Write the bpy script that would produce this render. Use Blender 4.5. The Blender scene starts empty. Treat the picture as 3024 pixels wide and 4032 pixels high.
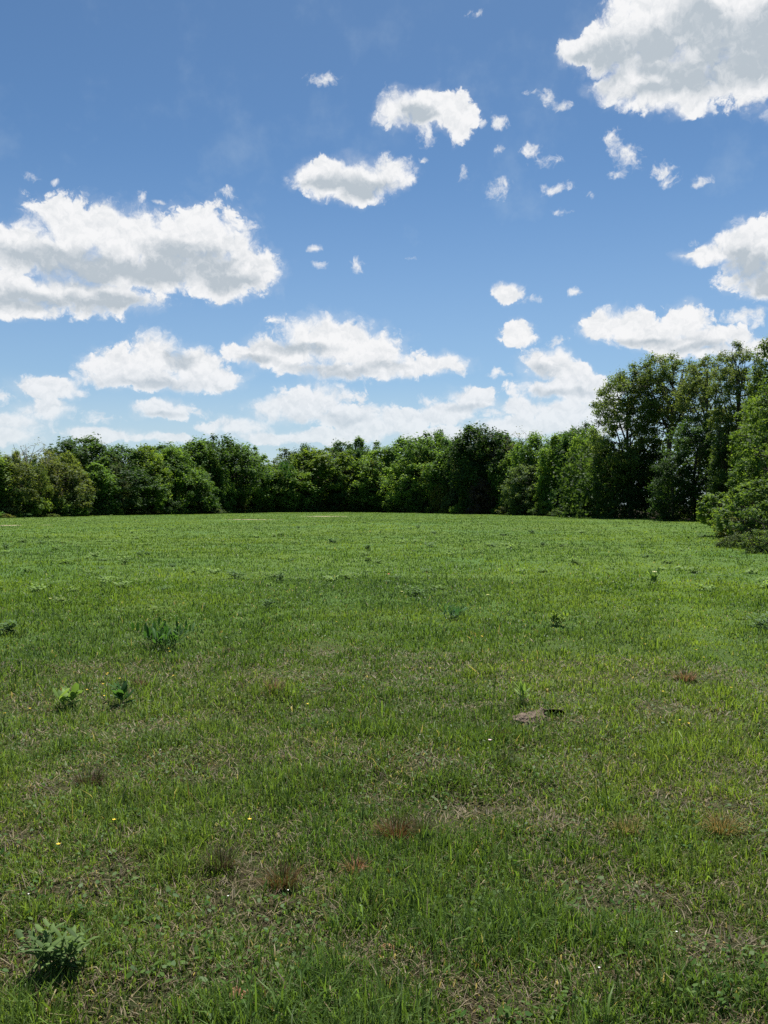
import bpy, math, random
import numpy as np
from mathutils import Vector

R = math.radians
SC = bpy.context.scene
COL = SC.collection
rng = np.random.default_rng(7)

# ------------------------------------------------------------------ camera, sky, sun, exposure
CAM_H = 1.6
FPX = 3261.0            # focal length in pixels of the 3024 x 4032 photograph
HOR = 1985.0            # row of the horizon in the photograph
PITCH = math.atan((2016 - HOR) / FPX)
cam = bpy.data.cameras.new('camera')
cam.sensor_fit = 'VERTICAL'
cam.sensor_height = 36.0
cam.sensor_width = 36.0
cam.lens = 36.0 * FPX / 4032.0
cam.clip_start = 0.05
cam.clip_end = 9000
camo = bpy.data.objects.new('camera', cam)
COL.objects.link(camo)
camo.location = (0, 0, CAM_H)
camo.rotation_euler = (R(90) - PITCH, 0, 0)
SC.camera = camo

SUN_EL, SUN_AZ = 65.0, 12.0     # azimuth measured from +Y towards +X
EXPOSURE = 0.95
SKY_STRENGTH = 0.05
SC.view_settings.view_transform = 'Standard'
SC.view_settings.look = 'None'
SC.view_settings.exposure = EXPOSURE
SC.view_settings.gamma = 1.0
SC.view_settings.use_curve_mapping = False
cy = SC.cycles
cy.use_denoising = False
cy.max_bounces = 6
cy.diffuse_bounces = 3
cy.glossy_bounces = 2
cy.transmission_bounces = 4
cy.caustics_reflective = False
cy.caustics_refractive = False
cy.sample_clamp_indirect = 6.0

sl = bpy.data.lights.new('sun', 'SUN')
sl.energy = 4.6
sl.angle = R(0.53)
sl.color = (1.0, 0.955, 0.88)
so = bpy.data.objects.new('sun', sl)
COL.objects.link(so)
so.rotation_euler = (R(90 - SUN_EL), 0, R(180 - SUN_AZ))
so.location = (0, 0, 60)


def sky_angles(px, py):
    """direction seen at a place of the photograph -> azimuth, elevation in degrees (world)"""
    x, z = (px - 1512) / FPX, (2016 - py) / FPX
    c, s = math.cos(PITCH), math.sin(PITCH)
    X, Y, Z = x, c + s * z, z * c - s
    return math.degrees(math.atan2(X, Y)), math.degrees(math.asin(Z / math.sqrt(X * X + Y * Y + Z * Z)))


# clouds: centre x, y, half width, half height (in the 1659 px wide view of the photograph), thinness
CLOUDS = [
    # big cloud, left
    (185, 500, 120, 62, 0), (60, 545, 150, 52, 0), (330, 535, 130, 70, 0), (445, 520, 95, 68, 0), (510, 585, 88, 50, 0),
    (300, 585, 190, 42, 0), (110, 630, 200, 38, 0), (250, 648, 80, 30, 0), (480, 615, 50, 32, 0), (15, 525, 60, 35, 0), (10, 655, 110, 26, 0),
    # two small cumuli above the middle
    (690, 383, 56, 34, 0), (770, 385, 70, 42, 0), (835, 378, 55, 36, 0), (750, 415, 75, 28, .05),
    (862, 236, 48, 40, 0), (925, 240, 70, 42, 0), (992, 250, 34, 46, .05), (922, 285, 26, 34, .1),
    # big cloud, top right
    (1250, 112, 50, 24, 0), (1330, 110, 70, 52, 0), (1420, 70, 130, 100, 0), (1540, 60, 150, 130, 0), (1670, 80, 130, 130, 0),
    (1400, 175, 100, 52, 0), (1480, 190, 90, 50, 0), (1350, 185, 60, 40, .1), (1600, 150, 110, 50, 0), (1420, 215, 60, 30, .15),
    (1492, 226, 40, 24, .05), (1400, 10, 60, 50, 0),
    # right edge cloud
    (1645, 535, 75, 58, 0), (1620, 580, 60, 48, 0), (1535, 546, 62, 22, .0), (1490, 548, 32, 12, .05), (1590, 530, 50, 28, 0), (1665, 615, 40, 34, 0),
    # strip over the tall trees
    (1330, 700, 66, 32, .1), (1400, 722, 90, 30, .1), (1475, 695, 52, 36, .05), (1510, 735, 90, 32, .15), (1598, 685, 42, 22, .1),
    (1630, 690, 28, 26, .2), (1640, 755, 90, 24, .15), (1560, 760, 120, 22, .3),
    # cumulus left of the middle
    (690, 722, 85, 42, 0), (760, 748, 95, 44, 0), (640, 760, 100, 34, 0), (820, 778, 76, 36, 0), (862, 800, 48, 22, 0), (545, 762, 58, 22, .25),
    (950, 785, 62, 20, .1), (740, 795, 120, 22, .15),
    # lower left cumulus
    (340, 765, 62, 40, 0), (265, 790, 72, 36, 0), (410, 788, 72, 34, 0), (468, 815, 62, 26, 0), (330, 820, 130, 24, .1), (190, 820, 44, 28, .2),
    # small ones low on the left
    (105, 838, 70, 24, .25), (90, 888, 66, 24, .2), (0, 852, 32, 26, .1), (210, 900, 60, 18, .35), (352, 884, 58, 22, .15), (425, 890, 34, 15, .25),
    (20, 915, 90, 26, .3),
    # low bank in the middle
    (690, 866, 74, 38, .12), (610, 885, 74, 26, .15), (770, 895, 100, 28, .2), (860, 905, 90, 22, .25), (935, 862, 42, 15, .3), (1018, 862, 52, 26, .05),
    (970, 888, 66, 22, .2), (1060, 895, 70, 18, .3),
    # right of the middle
    (1180, 785, 54, 30, 0), (1222, 806, 46, 22, 0), (1275, 828, 46, 16, .15), (1080, 808, 28, 14, .15), (1215, 840, 100, 22, .1), (1290, 850, 60, 26, .15),
    (1125, 880, 60, 20, .2), (1230, 890, 110, 24, .25), (1120, 720, 30, 24, .05), (1200, 737, 26, 15, .34), (1098, 635, 30, 20, .05),
    (1150, 648, 40, 9, .45), (1242, 632, 18, 12, .15),
    # bank on the horizon
    (30, 940, 60, 20, .2), (215, 940, 70, 16, .2), (345, 948, 60, 12, .22), (510, 920, 70, 20, .2), (590, 945, 90, 14, .2), (730, 942, 100, 18, .2), (830, 925, 80, 20, .2), (940, 938, 100, 18, .2), (1090, 925, 90, 22, .2), (1190, 915, 90, 22, .2),
    (1290, 905, 100, 30, .3),
    # wisps and scraps
    (705, 165, 40, 18, .42), (1185, 205, 20, 30, .3), (1222, 230, 32, 15, .25), (1150, 195, 26, 8, .5), (1078, 264, 18, 17, .3), (1042, 270, 14, 9, .5),
    (1075, 322, 14, 16, .35), (1148, 325, 30, 17, .25), (1182, 350, 28, 18, .3), (1330, 305, 22, 30, .1), (1362, 340, 26, 34, .15), (1330, 374, 26, 12, .35),
    (1425, 365, 30, 24, .2), (1445, 392, 26, 18, .2), (1515, 390, 30, 14, .48), (1074, 410, 34, 26, .38), (1198, 410, 40, 14, .25), (1000, 378, 14, 18, .45),
    (1208, 460, 22, 10, .42), (910, 346, 16, 10, .25), (500, 415, 28, 18, .25), (308, 428, 16, 18, .45), (345, 436, 36, 9, .5), (673, 542, 17, 9, .25),
    (690, 574, 20, 10, .3), (775, 576, 26, 17, .4), (118, 397, 11, 7, .4), (68, 381, 24, 11, .52), (1492, 520, 16, 10, .42), (583, 717, 12, 10, .42),
    (1030, 30, 30, 12, .6), (1310, 60, 30, 18, .4), (165, 685, 26, 12, .4), (880, 560, 20, 8, .62), (1275, 425, 20, 9, .5), (1415, 30, 40, 40, 0),
]


# grey undersides of the bigger clouds: centre x, y, half width, half height
BELLY = [
    (165, 575, 130, 34), (60, 560, 70, 24), (430, 565, 95, 34), (320, 590, 110, 26), (110, 652, 200, 20), (500, 612, 55, 22), (255, 655, 60, 18),
    (770, 405, 62, 20), (700, 405, 40, 14), (895, 258, 36, 24),
    (1320, 140, 60, 44), (1420, 120, 60, 60), (1500, 60, 60, 50), (1600, 110, 100, 70), (1500, 160, 90, 36), (1660, 60, 60, 60), (1420, 190, 60, 20), (1255, 124, 26, 12),
    (1640, 585, 60, 40), (1600, 560, 40, 24), (1655, 625, 30, 22),
    (320, 832, 120, 14), (390, 778, 26, 14), (640, 752, 80, 12), (700, 800, 120, 14), (560, 775, 40, 10), (830, 795, 40, 10), (1165, 806, 48, 16), (1215, 850, 80, 10),
    (1400, 742, 90, 12), (1500, 752, 70, 12), (700, 905, 90, 12), (1010, 882, 40, 9), (355, 898, 45, 7),
]


def build_sky():
    w = bpy.data.worlds.new('World')
    SC.world = w
    w.use_nodes = True
    w.cycles.sampling_method = 'MANUAL'
    w.cycles.sample_map_resolution = 512
    nt = w.node_tree
    nt.nodes.clear()
    N = lambda t: nt.nodes.new(t)
    L = nt.links.new

    def math_(op, a, b=None, c=None, clamp=False):
        n = N('ShaderNodeMath')
        n.operation = op
        n.use_clamp = clamp
        for i, v in enumerate((a, b, c)):
            if v is None:
                continue
            if isinstance(v, (int, float)):
                n.inputs[i].default_value = v
            else:
                L(v, n.inputs[i])
        return n.outputs[0]

    def vmath(op, a, b=None, c=None):
        n = N('ShaderNodeVectorMath')
        n.operation = op
        for i, v in enumerate((a, b, c)):
            if v is None:
                continue
            if isinstance(v, tuple):
                n.inputs[i].default_value = v
            else:
                L(v, n.inputs[i])
        return n.outputs[1] if op == 'LENGTH' else n.outputs[0]

    def smooth(v, lo, hi, a=0.0, b=1.0):
        n = N('ShaderNodeMapRange')
        n.interpolation_type = 'SMOOTHSTEP'
        L(v, n.inputs[0])
        n.inputs[1].default_value, n.inputs[2].default_value = lo, hi
        n.inputs[3].default_value, n.inputs[4].default_value = a, b
        return n.outputs[0]

    def noise(vec, scale, detail, rough, color=False, lac=2.0):
        n = N('ShaderNodeTexNoise')
        n.noise_dimensions = '3D'
        L(vec, n.inputs['Vector'])
        n.inputs['Scale'].default_value = scale
        n.inputs['Detail'].default_value = detail
        n.inputs['Roughness'].default_value = rough
        n.inputs['Lacunarity'].default_value = lac
        return n.outputs['Color' if color else 'Fac']

    tc = N('ShaderNodeTexCoord').outputs['Generated']
    dirv = vmath('NORMALIZE', tc)
    sep = N('ShaderNodeSeparateXYZ')
    L(dirv, sep.inputs[0])
    az = math_('MULTIPLY', math_('ARCTAN2', sep.outputs[0], sep.outputs[1]), 57.29578)
    el = math_('MULTIPLY', math_('ARCSINE', sep.outputs[2]), 57.29578)
    cmb = N('ShaderNodeCombineXYZ')
    L(az, cmb.inputs[0])
    L(el, cmb.inputs[1])
    P0 = cmb.outputs[0]
    # turbulence: coarse swirls and fine frays
    w1 = noise(P0, 0.42, 4, 0.6, True)
    P = vmath('MULTIPLY_ADD', vmath('SUBTRACT', w1, (.5, .5, .5)), (1.9, 1.4, 0), P0)

    def blobs(Pv, pick=None, items=None):
        acc = None
        for (cx, cyy, rx, ry, thin) in (items or CLOUDS):
            if pick and not pick(rx, ry, thin):
                continue
            k = 3024 / 1659
            a0, e0 = sky_angles(cx * k, cyy * k)
            a1, _ = sky_angles((cx + rx) * k, cyy * k)
            _, e1 = sky_angles(cx * k, (cyy - ry) * k)
            sx, sy = 1 / max(abs(a1 - a0), .15) * .82, 1 / max(abs(e1 - e0), .15) * .82
            v = vmath('MULTIPLY_ADD', Pv, (sx, sy, 0), (-a0 * sx, -e0 * sy, thin))
            d = vmath('LENGTH', v)
            acc = d if acc is None else math_('SMOOTH_MIN', acc, d, 0.22)
        return math_('SUBTRACT', 1.0, acc)

    def billow(vec, scale):
        """round puffs: fractal cell distance"""
        n = N('ShaderNodeTexVoronoi')
        n.voronoi_dimensions = '2D'
        n.feature = 'F1'
        n.normalize = True
        L(vec, n.inputs['Vector'])
        n.inputs['Scale'].default_value = scale
        n.inputs['Detail'].default_value = 3.0
        n.inputs['Roughness'].default_value = .58
        n.inputs['Lacunarity'].default_value = 2.3
        return math_('SUBTRACT', 1.0, n.outputs['Distance'])

    scrap = lambda rx, ry, th: (th >= .28 and rx < 75) or (rx < 46 and ry < 36 and th >= .1)
    D = blobs(P, lambda rx, ry, th: not scrap(rx, ry, th))
    wj = noise(P0, 1.6, 3, 0.6, True)
    PB = vmath('MULTIPLY_ADD', vmath('SUBTRACT', wj, (.5, .5, .5)), (.9, .9, 0), P)
    n1 = noise(P, 0.75, 8, 0.6)
    nh = noise(P, 2.4, 7, 0.62)
    fray = math_('SUBTRACT', n1, .5)
    fine = math_('SUBTRACT', nh, .5)
    b1 = billow(PB, .62)
    b2 = billow(vmath('ADD', PB, (.10, .34, 0)), .62)
    puff = math_('SUBTRACT', b1, .57)
    Dn = math_('MULTIPLY_ADD', puff, 1.15, math_('MULTIPLY_ADD', fray, .75, math_('MULTIPLY_ADD', fine, .30, D)))
    # crisp domes here, soft frayed rims there
    width = smooth(noise(P0, .30, 2, .5), .40, .62, .24, .78)
    q = math_('DIVIDE', math_('SUBTRACT', Dn, .06), width, clamp=True)
    body_a = math_('MULTIPLY', math_('MULTIPLY', q, q), math_('SUBTRACT', 3.0, math_('MULTIPLY', q, 2.0)))
    # torn translucent scraps
    W = blobs(P, scrap)
    Wn = math_('MULTIPLY_ADD', fray, 1.7, math_('MULTIPLY_ADD', fine, 1.7, W))
    wisp_a = math_('MULTIPLY', smooth(Wn, .10, 1.05), .95)
    halo = math_('MULTIPLY', smooth(math_('MULTIPLY_ADD', fray, 1.3, D), -.25, .45), .24)
    alpha = math_('MAXIMUM', math_('MAXIMUM', body_a, wisp_a), halo)
    # painted cloud shade: grey at the BELLY ellipses, lighter on sunward puff sides
    m1 = noise(P, 0.45, 3, 0.5)
    Bel = blobs(P, None, [(a, b_, c, d_, 0) for a, b_, c, d_ in BELLY])
    belly_shade = smooth(math_('MULTIPLY_ADD', math_('SUBTRACT', m1, .5), 1.7, math_('MULTIPLY_ADD', puff, -.35, Bel)), -.42, 0.62)
    body = smooth(Dn, 0.10, 0.70)
    grey = math_('MULTIPLY', belly_shade, body)
    relief = math_('MULTIPLY', math_('SUBTRACT', b1, b2), 1.25)
    high = smooth(el, 4.0, 15.0, 0.55, 1.0)
    g = math_('ADD', math_('MULTIPLY', math_('MULTIPLY', grey, high), 0.95), math_('MULTIPLY', relief, -1.0))
    g = math_('ADD', g, .10, clamp=True)
    mixc = N('ShaderNodeMix')
    mixc.data_type = 'RGBA'
    L(g, mixc.inputs[0])
    mixc.inputs[6].default_value = (9.6, 9.65, 9.75, 1)
    mixc.inputs[7].default_value = (5.1, 5.75, 6.35, 1)

    sk = N('ShaderNodeTexSky')
    sk.sky_type = 'NISHITA'
    sk.sun_disc = False
    sk.sun_elevation = R(SUN_EL)
    sk.sun_rotation = R(SUN_AZ)
    sk.altitude = 200
    sk.air_density = 1.0
    sk.dust_density = 0.7
    sk.ozone_density = 1.6
    # thin milky veil low in the sky, as in humid May air
    veil = math_('MAXIMUM', smooth(el, -1.0, 13.0, 0.86, 0.0), smooth(el, 2.0, 24.0, 0.26, 0.0))
    n3 = noise(P0, 0.16, 5, 0.6)
    veil2 = math_('MAXIMUM', veil, math_('MULTIPLY', smooth(n3, .48, .78), .16))
    tint = vmath('MULTIPLY', sk.outputs[0], (.60, .85, 1.03))
    mv = N('ShaderNodeMix')
    mv.data_type = 'RGBA'
    L(veil2, mv.inputs[0])
    deep = N('ShaderNodeVectorMath')
    deep.operation = 'SCALE'
    L(tint, deep.inputs[0])
    L(smooth(el, 8.0, 36.0, 1.04, .88), deep.inputs['Scale'])
    L(deep.outputs[0], mv.inputs[6])
    mv.inputs[7].default_value = (6.5, 7.7, 8.5, 1)
    lowfade = smooth(el, 1.5, 11.0, .60, 1.0)
    a2 = math_('MULTIPLY', alpha, lowfade)
    mx = N('ShaderNodeMix')
    mx.data_type = 'RGBA'
    L(a2, mx.inputs[0])
    L(mv.outputs[2], mx.inputs[6])
    L(mixc.outputs[2], mx.inputs[7])
    bg = N('ShaderNodeBackground')
    L(mx.outputs[2], bg.inputs[0])
    bg.inputs[1].default_value = SKY_STRENGTH
    out = N('ShaderNodeOutputWorld')
    L(bg.outputs[0], out.inputs[0])


build_sky()


# ------------------------------------------------------------------ helpers
def tag(o, label=None, cat=None, group=None, kind=None):
    if label: o['label'] = label
    if cat: o['category'] = cat
    if group: o['group'] = group
    if kind: o['kind'] = kind
    return o


def empty(name, loc=(0, 0, 0), rz=0.0, s=1.0):
    o = bpy.data.objects.new(name, None)
    o.empty_display_size = .2
    COL.objects.link(o)
    o.location = loc
    o.rotation_euler = (0, 0, rz)
    o.scale = (s, s, s) if not isinstance(s, tuple) else s
    return o


def link(name, me, parent=None):
    o = bpy.data.objects.new(name, me)
    COL.objects.link(o)
    if parent: o.parent = parent
    return o


def copy_tree(o, parent=None):
    c = o.copy()
    COL.objects.link(c)
    c.parent = parent
    for ch in list(o.children):
        copy_tree(ch, c)
    return c


def mesh_np(name, verts, loops, starts, mat, attrs=None, smooth=False):
    """mesh from flat numpy arrays; attrs: name -> (type, array) per vertex"""
    me = bpy.data.meshes.new(name)
    loops = np.asarray(loops).ravel()
    me.vertices.add(len(verts))
    me.vertices.foreach_set('co', np.ascontiguousarray(verts, np.float32).ravel())
    me.loops.add(len(loops))
    me.loops.foreach_set('vertex_index', np.ascontiguousarray(loops, np.int32).ravel())
    me.polygons.add(len(starts))
    me.polygons.foreach_set('loop_start', np.ascontiguousarray(starts, np.int32))
    if smooth:
        me.polygons.foreach_set('use_smooth', np.ones(len(starts), bool))
    for k, (t, a) in (attrs or {}).items():
        at = me.attributes.new(k, t, 'POINT')
        at.data.foreach_set('value' if t == 'FLOAT' else 'vector', np.ascontiguousarray(a, np.float32).ravel())
    me.update(calc_edges=True)
    if mat: me.materials.append(mat)
    return me


def _hash(ix, iy, seed):
    h = (ix.astype(np.int64) * 374761393 + iy.astype(np.int64) * 668265263 + seed * 1442695041) & 0x7fffffff
    h = ((h ^ (h >> 13)) * 1274126177) & 0x7fffffff
    return ((h ^ (h >> 16)) & 0xffff) / 65535.0


def vnoise(x, y, seed=0):
    x, y = np.asarray(x, float), np.asarray(y, float)
    ix, iy = np.floor(x), np.floor(y)
    fx, fy = x - ix, y - iy
    fx, fy = fx * fx * (3 - 2 * fx), fy * fy * (3 - 2 * fy)
    a, b = _hash(ix, iy, seed), _hash(ix + 1, iy, seed)
    c, d = _hash(ix, iy + 1, seed), _hash(ix + 1, iy + 1, seed)
    return (a + (b - a) * fx) * (1 - fy) + (c + (d - c) * fx) * fy


def fbm(x, y, seed=0, oct=4):
    s, a, t = 0, .5, 0
    for i in range(oct):
        s = s + a * vnoise(x * 2 ** i, y * 2 ** i, seed + i * 17)
        t += a
        a *= .55
    return s / t


def terrain(x, y):
    x, y = np.asarray(x, float), np.asarray(y, float)
    r = np.sqrt(x * x + y * y)
    big = (fbm(x / 34, y / 34, 5, 3) - .5) * .34 * np.clip((r - 6) / 30, 0, 1)
    micro = (fbm(x / .9, y / .9, 11, 3) - .5) * .15 * np.clip(1.2 - r / 60, .15, 1)
    return big + micro


def at(px, py):
    """place on the flat field seen at (px, py) of the photograph"""
    d = CAM_H * FPX / (py - HOR)
    x = (px - 1512) / FPX * d
    return x, d, float(terrain(x, d))


EDGE = [(-900, 2060), (-400, 2050), (0, 2039), (500, 2028), (1000, 2017), (1300, 2015.5), (1500, 2016), (2000, 2026), (2400, 2039), (2800, 2054), (3600, 2070)]


def edge_d(px):
    yy = np.interp(px, [e[0] for e in EDGE], [e[1] for e in EDGE])
    return CAM_H * FPX / (yy - HOR)


def right_edge(y):
    return np.maximum(12.2 + (np.asarray(y, float) - 26) * .353, 6.8)


def in_field(x, y):
    px = 1512 + FPX * x / np.maximum(y, .5)
    return (y < edge_d(px) + 1.0) & (x < right_edge(y) + .5)


# ------------------------------------------------------------------ materials
def new_mat(name):
    m = bpy.data.materials.new(name)
    m.use_nodes = True
    nt = m.node_tree
    nt.nodes.clear()
    out = nt.nodes.new('ShaderNodeOutputMaterial')
    return m, nt, out


def leafy(name, transl=.42, rough=.45, spec=.35, use_objcol=True, warm=(1.25, 1.12, .45)):
    """leaf material: colour = object colour (or vertex colour 'col') varied per leaf by 'tint'"""
    m, nt, out = new_mat(name)
    N, L = nt.nodes.new, nt.links.new
    if use_objcol:
        oi = N('ShaderNodeObjectInfo')
        at_ = N('ShaderNodeAttribute'); at_.attribute_name = 'tint'
        hs = N('ShaderNodeHueSaturation')
        mr = N('ShaderNodeMapRange'); L(at_.outputs['Fac'], mr.inputs[0])
        mr.inputs[3].default_value, mr.inputs[4].default_value = .76, 1.72
        mh = N('ShaderNodeMapRange'); L(at_.outputs['Fac'], mh.inputs[0])
        mh.inputs[3].default_value, mh.inputs[4].default_value = .515, .492
        L(oi.outputs['Color'], hs.inputs['Color']); L(mr.outputs[0], hs.inputs['Value']); L(mh.outputs[0], hs.inputs['Hue'])
        colr = hs.outputs[0]
    else:
        at_ = N('ShaderNodeAttribute'); at_.attribute_name = 'col'
        colr = at_.outputs['Color']
    p = N('ShaderNodeBsdfPrincipled')
    L(colr, p.inputs['Base Color'])
    p.inputs['Roughness'].default_value = rough
    p.inputs['Specular IOR Level'].default_value = spec
    mu = N('ShaderNodeMix'); mu.data_type = 'RGBA'; mu.blend_type = 'MULTIPLY'; mu.inputs[0].default_value = 1
    L(colr, mu.inputs[6]); mu.inputs[7].default_value = (*[v * 1.15 for v in warm], 1)
    t = N('ShaderNodeBsdfTranslucent'); L(mu.outputs[2], t.inputs[0])
    mx = N('ShaderNodeMixShader'); mx.inputs[0].default_value = transl
    L(p.outputs[0], mx.inputs[1]); L(t.outputs[0], mx.inputs[2]); L(mx.outputs[0], out.inputs[0])
    return m


def plain(name, c1, c2, scale=6.0, rough=.9, bump=.0, stretch=(1, 1, 1)):
    m, nt, out = new_mat(name)
    N, L = nt.nodes.new, nt.links.new
    tc = N('ShaderNodeTexCoord'); mp = N('ShaderNodeMapping'); mp.inputs['Scale'].default_value = stretch
    L(tc.outputs['Object'], mp.inputs[0])
    n = N('ShaderNodeTexNoise'); n.inputs['Scale'].default_value = scale; n.inputs['Detail'].default_value = 6
    L(mp.outputs[0], n.inputs['Vector'])
    mx = N('ShaderNodeMix'); mx.data_type = 'RGBA'; L(n.outputs['Fac'], mx.inputs[0])
    mx.inputs[6].default_value = (*c1, 1); mx.inputs[7].default_value = (*c2, 1)
    p = N('ShaderNodeBsdfPrincipled'); p.inputs['Roughness'].default_value = rough; p.inputs['Specular IOR Level'].default_value = .2
    L(mx.outputs[2], p.inputs['Base Color'])
    if bump:
        b = N('ShaderNodeBump'); b.inputs['Strength'].default_value = bump; b.inputs['Distance'].default_value = .05
        L(n.outputs['Fac'], b.inputs['Height']); L(b.outputs[0], p.inputs['Normal'])
    L(p.outputs[0], out.inputs[0])
    return m


M_LEAF = leafy('leaf', .52, .6, .15)
M_GRASS = leafy('grass_blade', .46, .5, .16, False, (1.15, 1.12, .5))
M_WEED = leafy('weed_leaf', .40, .62, .12, True, (1.1, 1.15, .5))
M_DRY = leafy('dry_grass', .30, .6, .25, False, (1.05, 1.0, .8))
M_BARK = plain('bark', (.035, .029, .024), (.085, .072, .06), 3.5, .95, .6, (4, 4, .8))
M_BARK_GREY = plain('grey_bark', (.14, .125, .11), (.26, .24, .21), 4, .95, .4, (4, 4, .8))
M_SOIL = plain('soil', (.060, .046, .034), (.20, .155, .115), 22, .95, .8)
M_YELLOW = plain('yellow_petal', (.75, .50, .02), (.85, .62, .05), 20, .5)
M_WHITE = plain('white_petal', (.72, .72, .66), (.85, .85, .80), 20, .6)
M_RED = plain('red_petal', (.62, .05, .02), (.75, .10, .04), 20, .5)
M_PINK = plain('pink_petal', (.65, .42, .48), (.78, .58, .60), 20, .5)
M_CLAY = plain('clay', (.16, .075, .04), (.28, .15, .085), 18, .95, .6)


# ------------------------------------------------------------------ ground
# bare strips far out in the field: centre px, row, half width px, half depth m
BARE = [(30, 2068, 62, 1.3), (985, 2046, 95, 1.6), (1290, 2031, 90, 2.2), (180, 2066, 25, .6)]
# worn brown patches near the camera: px, row, radius m
WORN = [(1380, 3740, .17), (720, 3700, .26), (1050, 3740, .22), (520, 3940, .22), (120, 3840, .20), (1960, 3960, .22), (2900, 3780, .24), (1560, 3270, .20),
        (1900, 3190, .30), (360, 3090, .32), (2180, 3270, .25), (2760, 3170, .30), (650, 3560, .22), (1150, 3440, .18), (2450, 2670, .40), (2690, 2670, .45),
        (1660, 2630, .42), (2120, 2826, .13), (480, 2640, .5), (650, 3020, .3), (1620, 3000, .25), (2450, 3500, .2), (2350, 3880, .2), (300, 3540, .2),
        (840, 3900, .24), (1700, 3800, .18), (2650, 2820, .3), (60, 2780, .35), (1280, 2560, .45), (1100, 2690, .3), (2250, 3480, .2), (100, 3330, .28)]
WORN_XY = np.array([(*at(px, py)[:2], r) for px, py, r in WORN])
BARE_XY = np.array([(*at(px, py)[:2], hw / FPX * at(px, py)[1], hd) for px, py, hw, hd in BARE])


def worn(x, y):
    w = np.zeros(np.shape(x))
    jx = (fbm(x * 5, y * 5, 91, 3) - .5) * .35
    jy = (fbm(x * 5 + 50, y * 5, 92, 3) - .5) * .35
    for cx, cyy, r in WORN_XY:
        w = np.maximum(w, np.clip(1.25 - np.hypot((x - cx + jx) / (1.5 * r), (y - cyy + jy) / r), 0, 1))
    return w


def bare(x, y):
    w = np.zeros(np.shape(x))
    j = (fbm(x / 1.2, y / 1.2, 61, 3) - .5)
    for cx, cyy, hw, hd in BARE_XY:
        w = np.maximum(w, np.clip((1.3 - np.hypot((x - cx) / hw, (y - cyy) / hd) + j * 1.2) * 1.5, 0, 1))
    return w


def build_ground():
    rr = np.concatenate([[0.0], np.geomspace(.5, 26, 210), np.geomspace(26.6, 190, 120), np.geomspace(198, 6000, 34)])
    # finer in front of the viewer than behind
    th = np.concatenate([np.linspace(-40, 40, 420, endpoint=False), np.linspace(40, 320, 90, endpoint=False)])
    th = np.radians(th)
    nR, nT = len(rr), len(th)
    RR, TT = np.meshgrid(rr, th, indexing='ij')
    x, y = RR * np.sin(TT), RR * np.cos(TT)
    z = terrain(x, y)
    z = np.where(RR > 260, z - (RR - 260) * .003, z)
    V = np.stack([x, y, z], -1).reshape(-1, 3)
    i, j = np.meshgrid(np.arange(nR - 1), np.arange(nT), indexing='ij')
    j2 = (j + 1) % nT
    q = np.stack([i * nT + j, (i + 1) * nT + j, (i + 1) * nT + j2, i * nT + j2], -1).reshape(-1, 4)
    q = q[:, ::-1]
    f = in_field(x, np.where(y > 0, y, 1)) | (y < 6)
    wood = np.where(f, 0.0, 1.0).ravel()
    m, nt, out = new_mat('ground')
    N, L = nt.nodes.new, nt.links.new

    def attr(nm):
        a = N('ShaderNodeAttribute'); a.attribute_name = nm
        return a.outputs['Fac']

    def noise(s, d=6, r=.6):
        n = N('ShaderNodeTexNoise'); n.inputs['Scale'].default_value = s; n.inputs['Detail'].default_value = d; n.inputs['Roughness'].default_value = r
        L(tc.outputs['Object'], n.inputs['Vector'])
        return n.outputs['Fac']

    def mix(f_, a, b):
        n = N('ShaderNodeMix'); n.data_type = 'RGBA'
        L(f_, n.inputs[0])
        for k, v in ((6, a), (7, b)):
            if isinstance(v, tuple): n.inputs[k].default_value = (*v, 1)
            else: L(v, n.inputs[k])
        return n.outputs[2]

    def ramp(v, lo, hi):
        n = N('ShaderNodeMapRange'); L(v, n.inputs[0]); n.inputs[1].default_value = lo; n.inputs[2].default_value = hi
        return n.outputs[0]
    tc = N('ShaderNodeTexCoord')
    soil = mix(ramp(noise(38, 8, .7), .3, .7), (.022, .018, .010), (.080, .066, .034))
    soil = mix(ramp(noise(6, 5), .42, .62), soil, (.045, .058, .020))
    green = mix(ramp(noise(3.0, 8, .7), .3, .7), (.062, .110, .020), (.110, .165, .030))
    green = mix(ramp(noise(.12, 4), .4, .65), green, (.066, .128, .030))
    c = mix(attr('green'), soil, green)
    tan = mix(ramp(noise(5, 8, .7), .35, .65), (.20, .155, .10), (.36, .30, .21))
    c = mix(attr('bare'), c, tan)
    floor = mix(ramp(noise(2.2, 8, .7), .3, .7), (.022, .017, .011), (.06, .045, .028))
    c = mix(attr('wood'), c, floor)
    p = N('ShaderNodeBsdfPrincipled'); p.inputs['Roughness'].default_value = .95; p.inputs['Specular IOR Level'].default_value = .1
    L(c, p.inputs['Base Color'])
    b = N('ShaderNodeBump'); b.inputs['Strength'].default_value = .9; b.inputs['Distance'].default_value = .03
    L(noise(60, 8, .75), b.inputs['Height']); L(b.outputs[0], p.inputs['Normal'])
    L(p.outputs[0], out.inputs[0])
    gr = np.clip((RR.ravel() - 3) / 9, 0, 1) * (1 - .45 * worn(x, y).ravel())
    me = mesh_np('ground', V, q, np.arange(len(q)) * 4, m,
                 {'green': ('FLOAT', gr), 'bare': ('FLOAT', bare(x, y).ravel()), 'wood': ('FLOAT', wood)}, True)
    o = link('ground', me)
    tag(o, kind='structure')


build_ground()


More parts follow.
